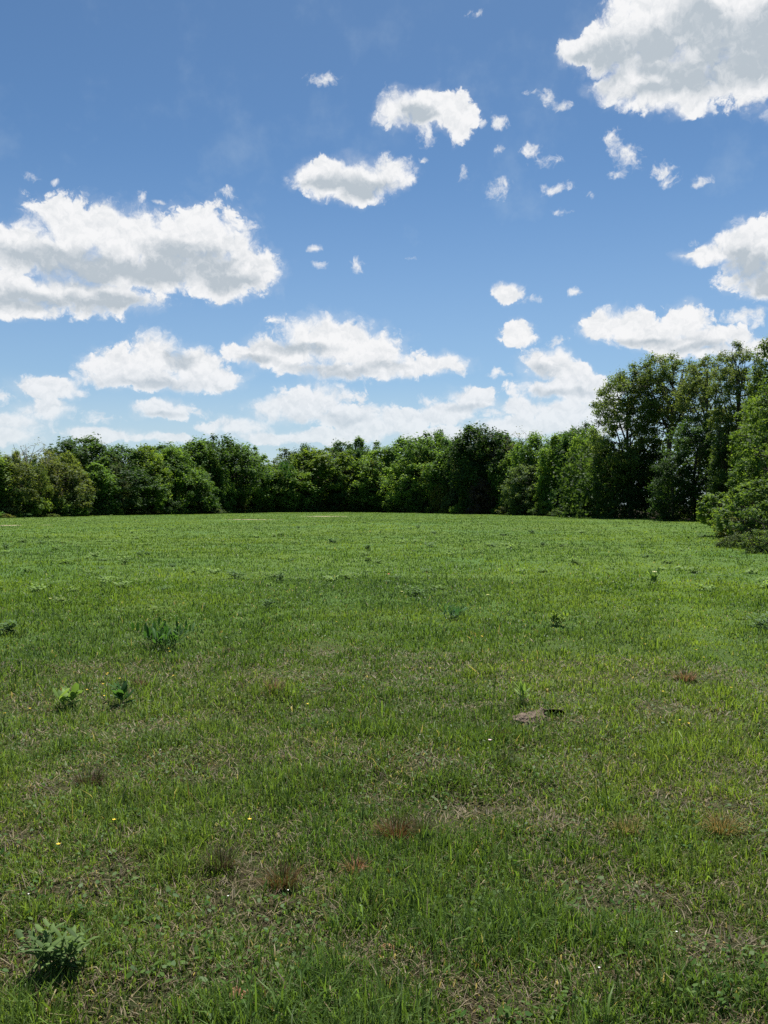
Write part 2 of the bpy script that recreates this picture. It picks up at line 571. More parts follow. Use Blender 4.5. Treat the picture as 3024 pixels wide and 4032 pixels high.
# ------------------------------------------------------------------ grass
def blades(x, y, z, length, width, yaw, lean, curl, cols, name, mat, kink=None):
    """one three-level blade per point"""
    n = len(x)
    dx, dy = np.cos(yaw), np.sin(yaw)                  # direction the blade leans to
    ax = yaw + np.pi / 2 + rng.normal(0, .5, n)         # its width axis
    sx, sy = np.cos(ax) * width / 2, np.sin(ax) * width / 2
    V = np.empty((n, 5, 3), np.float32)
    l1, l2 = lean, lean + curl
    h1 = length * .5
    mx, my, mz = x + dx * np.sin(l1) * h1, y + dy * np.sin(l1) * h1, z + np.cos(l1) * h1
    tx, ty, tz = mx + dx * np.sin(l2) * h1, my + dy * np.sin(l2) * h1, np.maximum(mz + np.cos(l2) * h1, z + .004)
    V[:, 0] = np.stack([x - sx, y - sy, z - .006], -1)
    V[:, 1] = np.stack([x + sx, y + sy, z - .006], -1)
    V[:, 2] = np.stack([mx + sx * .85, my + sy * .85, mz], -1)
    V[:, 3] = np.stack([mx - sx * .85, my - sy * .85, mz], -1)
    V[:, 4] = np.stack([tx, ty, tz], -1)
    pat = np.array([0, 1, 2, 3, 3, 2, 4])
    loops = (np.arange(n)[:, None] * 5 + pat[None]).ravel()
    starts = (np.arange(n)[:, None] * 7 + np.array([0, 4])[None]).ravel()
    col = np.repeat(cols[:, None, :], 5, 1).reshape(-1, 3)
    return mesh_np(name, V.reshape(-1, 3), loops, starts, mat, {'col': ('FLOAT_VECTOR', col)})


def scatter(d0, d1, n, ang=31.0, power=1.0):
    """points in a fan in front of the viewer; density falls as distance^(power-2)"""
    u = rng.random(n)
    d = (d0 ** power + u * (d1 ** power - d0 ** power)) ** (1 / power) if power else d0 * (d1 / d0) ** u
    a = np.radians(rng.uniform(-ang, ang, n))
    return d * np.sin(a), d * np.cos(a), d


def lerp(a, b, t):
    return np.asarray(a)[None] * (1 - t[:, None]) + np.asarray(b)[None] * t[:, None]


def build_grass():
    XS, YS, DS = [], [], []
    for d0, d1, n, p in ((1.7, 6, 230000, .9), (6, 18, 240000, .5), (18, 45, 130000, .3), (45, 178, 210000, .45)):
        x, y, d = scatter(d0, d1, n, 33.0, p)
        XS.append(x); YS.append(y); DS.append(d)
    x, y, d = map(np.concatenate, (XS, YS, DS))
    k = in_field(x, y)
    wv, bv = worn(x, y), bare(x, y)
    clump = fbm(x / .30, y / .30, 21, 3)                     # tufts
    k &= rng.random(len(x)) > np.clip(.24 * wv * np.clip(1.5 - d / 12, .45, 1) + .9 * bv + np.clip((.45 - clump) * 3.2, 0, .55) * np.clip(1.35 - d / 12, .1, 1), 0, .97)
    x, y, d, clump, wv, bv = (a[k] for a in (x, y, d, clump, wv, bv))
    n = len(x)
    px = d / 828
    width = np.maximum(rng.uniform(.0028, .0060, n), px * rng.uniform(.55, .95, n))
    patch = fbm(x / 2.6, y / 2.6, 31, 4)
    length = rng.gamma(6, 1 / 6, n) * (.036 + .062 * np.clip((clump - .42) * 3, 0, 1) + .022 * np.clip((patch - .45) * 4, 0, 1)) * (1 - .30 * np.clip((d - 20) / 60, 0, 1))
    length *= (1 - .5 * np.clip(wv, 0, 1))
    big = rng.random(n) < .05
    length = np.where(big, length * 1.35, length) * .86
    width = np.where(big, width * 1.45, width)
    e = edge_d(1512 + FPX * x / y) - y
    length *= 1 + 4.5 * np.clip(1 - e / 4, 0, 1) * rng.random(n) ** 2      # ungrazed fringe before the trees
    yaw = rng.uniform(0, 2 * np.pi, n)
    lean = np.abs(rng.normal(.32, .30, n))
    curl = np.abs(rng.normal(.55, .5, n))
    # colours: fresh green, bluish clumps, yellow-green, a share of straw
    a = np.clip((fbm(x / 5.5, y / 5.5, 41, 4) - .36) * 3.4, 0, 1)
    b = np.clip((fbm(x / 1.7, y / 1.7, 47, 4) - .38) * 3.6, 0, 1)
    c = lerp((.084, .146, .024), (.140, .206, .035), b)
    t = a * .75
    c = c * (1 - t[:, None]) + np.array((.072, .130, .040)) * t[:, None]
    far = np.clip((d - 7) / 14, 0, 1)
    c *= ((1 + rng.uniform(-.5, .5, n) * (1 - .6 * far)) * (1 + .16 * far))[:, None]
    c *= (.84 + .32 * fbm(x / 11, y / 11, 57, 3))[:, None]
    # two faint wheel tracks crossing the right of the field
    (ax, ay), (bx, by) = at(2470, 2095)[:2], at(2790, 2300)[:2]
    tl = math.hypot(bx - ax, by - ay)
    off = ((x - ax) * (by - ay) - (y - ay) * (bx - ax)) / tl + (fbm(x / 9, y / 9, 87, 2) - .5) * 1.2
    trk = np.exp(-((np.abs(off) - .85) / .33) ** 2)
    c *= (1 + .30 * trk[:, None] * np.array((1.2, 1.0, .8)))
    length *= 1 - .35 * trk
    dry = rng.random(n) < np.clip(.055 + .22 * wv + .15 * np.clip((.48 - clump) * 5, 0, 1), 0, .8) * (1 - .86 * far) + .5 * bv
    straw = lerp((.20, .16, .085), (.40, .34, .20), rng.random(n))
    straw = np.where((rng.random(n) < .3)[:, None], np.array((.095, .065, .036)), straw)
    c = np.where(dry[:, None], straw, c)
    lean = np.where(dry, np.abs(rng.normal(.9, .4, n)), lean)
    z = terrain(x, y)
    o = link('grass', blades(x, y, z, length, width, yaw, np.clip(lean, 0, 1.45), curl, c, 'grass', M_GRASS))
    tag(o, 'short green meadow grass covering the whole field', 'grass', kind='stuff')

    # dead thatch lying flat between the tufts
    x, y, d = scatter(1.7, 9, 50000, 32.0, .8)
    k = in_field(x, y)
    x, y, d = x[k], y[k], d[k]
    n = len(x)
    c = lerp((.060, .046, .024), (.27, .22, .125), rng.random(n) ** 1.6)
    o = link('thatch', blades(x, y, terrain(x, y) + rng.uniform(.004, .022, n), rng.uniform(.025, .085, n), np.maximum(.0028, d / 828 * .8) * rng.uniform(.7, 1.3, n),
                              rng.uniform(0, 6.28, n), rng.normal(1.38, .14, n), rng.normal(.1, .3, n), c, 'thatch', M_DRY))
    tag(o, 'dead straw coloured grass litter lying between the green tufts', 'dry grass', kind='stuff')

    # small round clover and herb leaves
    x, y, d = scatter(1.9, 22, 40000, 32.0, .55)
    k = in_field(x, y) & (fbm(x / .8, y / .8, 71, 3) > .46)
    x, y, d = x[k], y[k], d[k]
    n = len(x)
    s = np.maximum(rng.uniform(.006, .015, n), d / 828 * 1.0)
    yaw = rng.uniform(0, 6.28, n)
    nx, ny = rng.normal(0, .38, n), rng.normal(0, .38, n)
    ux, uy = np.cos(yaw), np.sin(yaw)
    zc = terrain(x, y) + rng.uniform(.012, .055, n)
    V = np.empty((n, 5, 3), np.float32)
    for q, (fu, fv) in enumerate(((-.1, .55), (-1.0, .0), (-.1, -.55), (.75, -.42), (.75, .42))):
        ox, oy = (ux * fu - uy * fv) * s, (uy * fu + ux * fv) * s
        V[:, q] = np.stack([x + ox, y + oy, zc - ox * nx - oy * ny], -1)
    c = lerp((.045, .115, .022), (.10, .17, .03), rng.random(n))
    me = mesh_np('clover', V.reshape(-1, 3), np.arange(n * 5), np.arange(n) * 5, M_GRASS, {'col': ('FLOAT_VECTOR', np.repeat(c[:, None], 5, 1).reshape(-1, 3))})
    tag(link('clover', me), 'small round clover leaves low among the grass', 'clover', kind='stuff')


build_grass()


# ------------------------------------------------------------------ trees
def tube(path, radii, sides):
    """verts, quads of a tapering tube along path (k,3)"""
    path = np.asarray(path, float)
    k = len(path)
    tang = np.gradient(path, axis=0)
    tang /= np.linalg.norm(tang, axis=1)[:, None] + 1e-9
    ref = np.where(np.abs(tang[:, 2:3]) > .9, np.array([[1., 0, 0]]), np.array([[0, 0, 1.]]))
    u = np.cross(tang, ref); u /= np.linalg.norm(u, axis=1)[:, None] + 1e-9
    v = np.cross(tang, u)
    a = np.arange(sides) / sides * 2 * np.pi
    ring = np.cos(a)[None, :, None] * u[:, None] + np.sin(a)[None, :, None] * v[:, None]
    V = path[:, None] + ring * np.asarray(radii)[:, None, None]
    i, j = np.meshgrid(np.arange(k - 1), np.arange(sides), indexing='ij')
    j2 = (j + 1) % sides
    Q = np.stack([i * sides + j, i * sides + j2, (i + 1) * sides + j2, (i + 1) * sides + j], -1).reshape(-1, 4)
    return V.reshape(-1, 3), Q


def tubes_mesh(name, tubes, mat):
    VV, QQ, o = [], [], 0
    for path, rad, sides in tubes:
        V, Q = tube(path, rad, sides)
        VV.append(V); QQ.append(Q + o); o += len(V)
    Q = np.concatenate(QQ)
    return mesh_np(name, np.concatenate(VV), Q, np.arange(len(Q)) * 4, mat, None, True)


def leaves_mesh(name, C, nrm, size, r, mat, aspect=.62, tint=None):
    n = len(C)
    nrm = nrm / (np.linalg.norm(nrm, axis=1)[:, None] + 1e-9)
    a = np.cross(nrm, r.normal(size=(n, 3))); a /= np.linalg.norm(a, axis=1)[:, None] + 1e-9
    b = np.cross(nrm, a)
    L, W = size[:, None] * .5, size[:, None] * .5 * aspect
    V = np.empty((n, 4, 3))
    V[:, 0] = C - a * L
    V[:, 1] = C + b * W - a * L * .15 + nrm * L * .18
    V[:, 2] = C + a * L
    V[:, 3] = C - b * W - a * L * .15 + nrm * L * .18
    if tint is None: tint = r.random(n)
    return mesh_np(name, V.reshape(-1, 3), np.arange(n * 4), np.arange(n) * 4, mat, {'tint': ('FLOAT', np.repeat(tint, 4))})


def bez(p0, p1, p2, k):
    t = np.linspace(0, 1, k)[:, None]
    return (1 - t) ** 2 * np.asarray(p0) + 2 * t * (1 - t) * np.asarray(p1) + t * t * np.asarray(p2)


def make_tree(seed, H=10, Rad=3.5, base=.15, wide=.45, n_clump=110, lpc=70, leaf=.3, clump_r=.85, n_limb=9, fork=.35, trunk_r=.16, stems=1, lump=.35,
              lean=(0, 0), flat=.8, twigs=True, bark=None, sparse_top=0.0, limb_r=.45):
    """-> (trunk mesh, crown mesh); the crown is a cloud of leaf clumps hung on a branch skeleton"""
    r = np.random.default_rng(seed)
    tubes = []
    lx, ly = lean
    # clump centres inside a lumpy envelope
    dirs = r.normal(size=(9, 3)); dirs /= np.linalg.norm(dirs, axis=1)[:, None]
    amp = r.uniform(-lump, lump, 9)
    C = []
    tries = 0
    while len(C) < n_clump and tries < n_clump * 60:
        tries += 1
        t = base + (1 - base) * r.random() ** .85
        s = (t - base) / (1 - base)
        prof = max(0, 1 - abs((s - wide) / ((1 - wide) if s > wide else wide * 1.06)) ** (1.9 if s > wide else 2.8)) ** (.55 if s > wide else .42)
        if r.random() > prof ** .8 + .08: continue
        th = r.uniform(0, 2 * math.pi)
        d3 = np.array([math.cos(th), math.sin(th), (s - .5) * 1.6]); d3 /= np.linalg.norm(d3)
        k = 1 + float(np.sum(amp * np.clip(dirs @ d3, 0, 1) ** 3))
        rad = Rad * prof * k * (.30 + .70 * math.sqrt(r.random()))
        p = np.array([math.cos(th) * rad + lx * t, math.sin(th) * rad + ly * t, t * H * (1 - .03 * r.random())])
        if C:
            dd = np.linalg.norm((np.array(C) - p) * (1, 1, 1.3), axis=1)
            if dd.min() < clump_r * .55: continue
        C.append(p)
    C = np.array(C)
    # stems and limbs
    limb_pts = []
    for sidx in range(stems):
        off = np.array([0, 0, 0]) if stems == 1 else np.array([r.normal(0, .05 * H), r.normal(0, .05 * H), 0])
        ptop = np.array([lx * .9 + r.normal(0, .05 * H), ly * .9 + r.normal(0, .05 * H), H * .92]) + off * (3 if stems > 1 else 0)
        pm = off + np.array([r.normal(0, .035 * H), r.normal(0, .035 * H), H * .5]) + np.array([lx, ly, 0]) * .35
        tp = bez(off - np.array([0, 0, .25]), pm, ptop, 12)
        tr = trunk_r / math.sqrt(stems) * (1 - np.linspace(0, 1, 12)) ** .75 + .012
        tr[0] *= 1.45
        tubes.append((tp, tr, 8))
        limb_pts.append(tp[3:])
        for i in range(max(2, n_limb // stems)):
            f = fork + (.85 - fork) * (i + r.random()) / max(2, n_limb // stems)
            k = f * 11
            p0 = tp[int(k)] * (1 - k % 1) + tp[min(int(k) + 1, 11)] * (k % 1)
            th = i * 2.4 + r.uniform(-.5, .5) + sidx * 1.7
            tgt_t = min(.95, f + r.uniform(.18, .38))
            s = (tgt_t - base) / (1 - base)
            prof = math.sqrt(max(.05, 1 - ((s - wide) / ((1 - wide) if s > wide else wide * 1.06)) ** 2))
            p2 = np.array([math.cos(th) * Rad * prof * .8 + lx * tgt_t, math.sin(th) * Rad * prof * .8 + ly * tgt_t, tgt_t * H])
            p1 = p0 * .45 + p2 * .55 + np.array([0, 0, -.06 * H * r.random()]) + r.normal(0, .03 * H, 3)
            path = bez(p0, p1, p2, 8)
            r0 = tr[min(int(k), 11)] * limb_r * 1.3
            tubes.append((path, r0 * (1 - np.linspace(0, 1, 8)) ** .8 + .010, 5))
            limb_pts.append(path[2:])
    LP = np.concatenate(limb_pts)
    if twigs:
        for p in C:
            q = LP + np.array([0, 0, .3])
            dd = np.linalg.norm(q - p, axis=1) + np.where(LP[:, 2] > p[2], 1.2, 0)
            b0 = LP[int(np.argmin(dd))]
            mid = b0 * .5 + p * .5 + r.normal(0, .12, 3)
            tubes.append((bez(b0, mid, p, 4), np.array([.035, .025, .016, .008]) * (H / 11) ** .5, 3))
    trunk = tubes_mesh('trunk', tubes, bark or M_BARK)
    # leaves
    n = len(C) * lpc
    idx = np.repeat(np.arange(len(C)), lpc)
    csz = clump_r * r.uniform(.6, 1.25, len(C))
    keep = np.ones(n, bool)
    if sparse_top:
        keep = r.random(n) > sparse_top * np.clip((C[idx][:, 2] / H - .5) / .45, 0, 1)
    q = r.normal(size=(n, 3))
    q *= (np.abs(r.normal(.62, .3, n)) / (np.linalg.norm(q, axis=1) + 1e-9))[:, None]
    P = C[idx] + q * csz[idx][:, None] * np.array([1, 1, flat])
    axis = np.stack([lx * P[:, 2] / H, ly * P[:, 2] / H, np.full(n, (base + (1 - base) * .45) * H)], -1)
    outw = P - axis
    outw /= np.linalg.norm(outw, axis=1)[:, None] + 1e-9
    nr = r.normal(size=(n, 3)) * .62 + outw * .35 + np.array([0, 0, .75]) + q * .4
    tint = np.clip(r.random(len(C))[idx] * .55 + r.random(n) * .55 - .05, 0, 1)
    P, nr, tint = P[keep], nr[keep], tint[keep]
    P[:, 2] = np.maximum(P[:, 2], .05)
    crown = leaves_mesh('crown', P, nr, leaf * r.uniform(.6, 1.35, len(P)), r, M_LEAF, tint=tint)
    return trunk, crown


def place_tree(name, meshes, loc, s, rz, colour, label, cat='tree', group=None, parts=('trunk', 'crown')):
    o = empty(name, loc, rz, s)
    for nm, me in zip(parts, meshes):
        c = link(nm, me, o)
        c.color = (*colour, 1)
    tag(o, label, cat, group)
    return o


# nominal H = 10, Rad 3.5 meshes for the far tree line
FAR = [make_tree(100 + i, 10, rad, base, wide, nc, int(lp * 1.35), .27, cr * .82, 9, .25, .15, 1, lump, flat=.95)
       for i, (rad, base, wide, nc, lp, cr, lump) in enumerate([
           (3.5, .06, .50, 150, 70, .95, .60), (3.2, .05, .42, 150, 70, .9, .75), (3.7, .10, .55, 150, 66, .95, .6), (2.6, .04, .40, 125, 72, .85, .7),
           (3.4, .16, .60, 140, 70, .9, .75), (3.0, .03, .38, 145, 68, .85, .7)])]
SPARSE = make_tree(120, 10, 2.8, .12, .6, 100, 34, .24, .75, 14, .2, .17, 2, .4, twigs=True, sparse_top=.8, bark=M_BARK_GREY)
FEATHER = make_tree(121, 10, 3.0, .08, .45, 120, 36, .30, .75, 12, .2, .14, 1, .55, flat=.35)
TRUNKED = make_tree(122, 10, 3.3, .30, .55, 110, 70, .32, .9, 9, .30, .17, 1, .4)
BUSH = [make_tree(130 + i, 3, 1.9, .0, .42, 55, 60, .26, .55, 8, .1, .05, 4, .5) for i in range(4)]

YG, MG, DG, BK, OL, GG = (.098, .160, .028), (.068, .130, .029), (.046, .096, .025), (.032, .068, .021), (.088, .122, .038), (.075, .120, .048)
LG = (.098, .170, .036)
# px of the trunk, crown width px, row of the top, metres behind the edge, mesh, colour, name, label
TREES = [
    (-70, 260, 1770, 5, 0, YG, 'broadleaf_tree', 'yellowish green tree at the left end of the far tree line'),
    (40, 170, 1800, 2, 5, OL, 'broadleaf_tree', 'dull olive tree just left of the sparse bare topped tree'),
    (145, 210, 1742, 4, 'sparse', (.085, .105, .045), 'sparse_tree', 'sparse greyish tree with bare twigs showing at its top'),
    (330, 290, 1722, 14, 0, DG, 'broadleaf_tree', 'dark domed tree rising right of the bare topped tree'),
    (235, 200, 1820, 3, 1, OL, 'broadleaf_tree', 'olive green tree in front of the dark dome on the left'),
    (375, 210, 1830, 2, 3, MG, 'broadleaf_tree', 'shaded tree below the dark dome on the left'),
    (470, 230, 1758, 12, 2, DG, 'broadleaf_tree', 'dark tree on the low saddle right of the left dome'),
    (480, 220, 1835, 3, 4, BK, 'broadleaf_tree', 'nearly black tree in the darkest part of the left tree line'),
    (570, 190, 1758, 5, 5, YG, 'broadleaf_tree', 'yellow green crown beside the nearly black tree'),
    (640, 200, 1748, 13, 1, DG, 'broadleaf_tree', 'dark tree peeping over the two yellow green crowns'),
    (680, 190, 1762, 4, 2, MG, 'broadleaf_tree', 'mid green tree right of the yellow green crown'),
    (770, 200, 1738, 9, 0, MG, 'broadleaf_tree', 'green tree with a pale right shoulder, left half of tree line'),
    (860, 230, 1722, 7, 4, DG, 'broadleaf_tree', 'dark round tree, tallest before the dip in the tree line'),
    (760, 190, 1850, 2, 5, DG, 'broadleaf_tree', 'low dark tree below the pale shouldered tree'),
    (950, 190, 1752, 5, 1, MG, 'broadleaf_tree', 'green tree on the left slope of the dip'),
    (1010, 170, 1800, 3, 3, LG, 'broadleaf_tree', 'bright green narrow tree on the left of the dip'),
    (1060, 150, 1830, 2, 5, LG, 'broadleaf_tree', 'light green low tree in the dip of the tree line'),
    (1125, 170, 1764, 16, 'feather', GG, 'feathery_tree', 'feathery grey green tree on the right of the dip'),
    (1205, 130, 1756, 26, 2, BK, 'broadleaf_tree', 'distant near black crown behind the bright domed tree'),
    (1270, 230, 1764, 3, 'trunked', YG, 'broadleaf_tree', 'bright yellow green domed tree with its dark trunk showing'),
    (1150, 170, 1850, 2, 1, LG, 'broadleaf_tree', 'pale green tree left of the bright domed tree'),
    (1345, 170, 1742, 14, 0, DG, 'broadleaf_tree', 'dark tree right behind the bright domed tree'),
    (1412, 150, 1730, 10, 3, MG, 'broadleaf_tree', 'pointed green tree in the middle of the tree line'),
    (1478, 110, 1738, 13, 'feather', MG, 'feathery_tree', 'thin feathery top standing alone right of the pointed tree'),
    (1390, 180, 1830, 3, 4, LG, 'broadleaf_tree', 'sunlit low tree in front of the pointed green tree'),
    (1520, 190, 1768, 5, 2, LG, 'broadleaf_tree', 'light green tree left of the long rising canopy'),
    (1500, 170, 1870, 1, 5, MG, 'broadleaf_tree', 'small leafy tree at the field edge near the middle'),
    (1600, 210, 1728, 12, 0, MG, 'broadleaf_tree', 'green tree at the start of the long rising canopy'),
    (1700, 220, 1712, 14, 4, MG, 'broadleaf_tree', 'wide tree on the rising canopy left of the black tree'),
    (1640, 190, 1800, 4, 1, LG, 'broadleaf_tree', 'pale leafy tree under the rising canopy'),
    (1740, 190, 1790, 3, 3, MG, 'broadleaf_tree', 'green tree left of the big dark tree with lit boughs'),
    (1725, 120, 1702, 24, 2, BK, 'broadleaf_tree', 'small black crown on the skyline left of the big dark tree'),
    (1880, 260, 1678, 3, 0, BK, 'broadleaf_tree', 'big dark tree standing tallest in the middle tree line'),
    (1790, 160, 1760, 6, 5, MG, 'broadleaf_tree', 'mid green tree tucked against the big dark tree'),
    (1965, 170, 1712, 6, 4, DG, 'broadleaf_tree', 'dark tree touching the right of the big dark tree'),
    (2045, 150, 1698, 9, 'sparse', (.07, .08, .035), 'sparse_tree', 'thin half bare tree right of the big dark tree'),
    (2010, 150, 1790, 3, 3, LG, 'broadleaf_tree', 'pale green slim tree below the half bare tree'),
    (2110, 170, 1712, 8, 2, MG, 'broadleaf_tree', 'green tree between the half bare tree and the tall right wood'),
    (2090, 160, 1830, 2, 1, GG, 'broadleaf_tree', 'grey green low tree at the foot of the half bare tree'),
    (2185, 160, 1722, 4, 3, LG, 'broadleaf_tree', 'upright bright green tree near the tall right wood'),
    (2250, 150, 1700, 7, 0, DG, 'broadleaf_tree', 'dark upright tree between two bright upright trees'),
    (2320, 160, 1690, 3, 5, LG, 'broadleaf_tree', 'bright upright tree against the tall right wood'),
    (2300, 140, 1675, 14, 4, DG, 'broadleaf_tree', 'dark crown peeping over the bright upright trees'),
]
tr_rng = random.Random(3)
for (px, wpx, top, back, mi, colr, name, label) in TREES:
    d = float(edge_d(px)) + back
    x = (px - 1512) / FPX * d
    base_row = HOR + CAM_H * FPX / d
    H = (base_row - top) / FPX * d
    W = wpx / FPX * d * 1.12
    me = {'sparse': SPARSE, 'feather': FEATHER, 'trunked': TRUNKED}[mi] if isinstance(mi, str) else FAR[mi]
    nomR = 3.3
    s = (W / 2 / nomR, W / 2 / nomR, H / 10 * 1.02)
    k = tr_rng.uniform(.85, 1.25)
    place_tree(name, me, (x, d, float(terrain(x, d)) - .05), s, tr_rng.uniform(0, 6.28), tuple(v * k for v in colr), label, 'tree', 'trees of the far tree line')

# shrubs along the foot of the tree line: px, width px, height px, colour, label
SHRUBS = [
    (20, 120, 70, OL, 'olive shrub at the left end of the tree line foot'),
    (130, 130, 90, YG, 'yellow tipped shrub under the sparse bare topped tree'),
    (215, 110, 80, LG, 'light green shrub right of the yellow tipped shrub'),
    (300, 110, 95, GG, 'greyish shrub under the dark dome on the left'),
    (400, 120, 80, DG, 'dark shrub under the nearly black tree'),
    (450, 110, 100, GG, 'grey green shrub beside the dark shrub'),
    (530, 90, 75, YG, 'yellow green shrub under the yellow green crown'),
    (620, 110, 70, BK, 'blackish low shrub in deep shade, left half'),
    (705, 85, 90, YG, 'bright yellow shrub standing out in deep shade'),
    (800, 110, 70, DG, 'dark shrub right of the bright yellow shrub'),
    (890, 100, 75, MG, 'green shrub under the dark round tree'),
    (985, 90, 85, LG, 'light shrub on the left of the dip'),
    (1065, 90, 60, YG, 'small yellow green shrub in the dip'),
    (1120, 90, 110, LG, 'tall light shrub right of the dip'),
    (1190, 90, 80, MG, 'green shrub left of the visible dark trunk'),
    (1340, 110, 80, DG, 'dark shrub right of the visible dark trunk'),
    (1450, 90, 70, OL, 'olive shrub at the middle of the field edge'),
    (1570, 110, 90, MG, 'leafy shrub below the rising canopy'),
    (1660, 120, 85, DG, 'dark leafy shrub beside the big dark tree foot'),
    (1780, 90, 80, GG, 'pale shrub at the foot of the big dark tree'),
    (1915, 150, 130, (.060, .050, .036), 'brownish bare twigged shrub before the big dark tree'),
    (2010, 90, 70, MG, 'green shrub under the pale slim tree'),
    (2075, 140, 40, LG, 'low light green shrub spilling on to the grass'),
    (2170, 90, 60, YG, 'yellowish shrub under the upright bright tree'),
    (2330, 110, 70, OL, 'olive shrub at the left foot of the tall wood'),
]
for i, (px, wpx, hpx, colr, label) in enumerate(SHRUBS):
    d = float(edge_d(px)) + .3 + 1.2 * tr_rng.random()
    x = (px - 1512) / FPX * d
    H, W = hpx / FPX * d, wpx / FPX * d
    place_tree('shrub', BUSH[i % 4], (x, d, float(terrain(x, d)) - .05), (W / 3.7, W / 3.7, H / 3), tr_rng.uniform(0, 6.28), colr, label, 'shrub',
               'shrubs along the foot of the tree line', ('stems', 'foliage'))

# second row filling the canopy between the named crowns, and saplings and brambles along the edge
SKY_ROW = [(-100, 1775), (0, 1775), (140, 1760), (330, 1730), (480, 1765), (640, 1755), (860, 1732), (960, 1762), (1050, 1805), (1130, 1778), (1280, 1772),
           (1420, 1745), (1520, 1772), (1620, 1735), (1740, 1715), (1880, 1692), (1980, 1716), (2110, 1716), (2330, 1690)]
for k in range(44):
    px = -90 + k * 56 + tr_rng.uniform(-18, 18)
    d = float(edge_d(px)) + tr_rng.uniform(6, 12)
    x = (px - 1512) / FPX * d
    top = float(np.interp(px, [q[0] for q in SKY_ROW], [q[1] for q in SKY_ROW])) + tr_rng.uniform(-4, 55)
    H = (HOR + CAM_H * FPX / d - top) / FPX * d
    W = tr_rng.uniform(95, 150) / FPX * d
    place_tree('broadleaf_tree', FAR[k % 6], (x, d, float(terrain(x, d)) - .05), (W / 6.6, W / 6.6, H / 10), tr_rng.uniform(0, 6.28),
               tuple(v * tr_rng.uniform(.85, 1.2) for v in tr_rng.choice([MG, LG, DG, MG, YG])), 'green tree filling the canopy in the second row of the tree line', 'tree',
               'second row of the far tree line')
for k in range(46):
    px = -40 + k * 52 + tr_rng.uniform(-20, 20)
    d = float(edge_d(px)) + tr_rng.uniform(.6, 2.6)
    x = (px - 1512) / FPX * d
    H, W = tr_rng.uniform(110, 210) / FPX * d, tr_rng.uniform(50, 85) / FPX * d
    place_tree('sapling', FAR[(k * 5 + 2) % 6], (x, d, float(terrain(x, d)) - .05), (W / 6.6, W / 6.6, H / 10), tr_rng.uniform(0, 6.28),
               tuple(v * tr_rng.uniform(.8, 1.2) for v in tr_rng.choice([LG, YG, MG, GG, DG])), 'slim leafy sapling along the foot of the far tree line', 'tree',
               'saplings along the far tree line')
for k in range(48):
    px = -40 + k * 50 + tr_rng.uniform(-22, 22)
    d = float(edge_d(px)) - tr_rng.uniform(.2, 1.6)
    x = (px - 1512) / FPX * d
    H, W = tr_rng.uniform(14, 42) / FPX * d, tr_rng.uniform(40, 100) / FPX * d
    place_tree('bramble', BUSH[k % 4], (x, d, float(terrain(x, d)) - .05), (W / 3.7, W / 3.7, H / 3), tr_rng.uniform(0, 6.28),
               tuple(v * tr_rng.uniform(.8, 1.25) for v in tr_rng.choice([LG, YG, MG, GG])), 'low leafy bramble spilling from the tree line on to the grass', 'shrub',
               'brambles at the edge of the field', ('stems', 'foliage'))

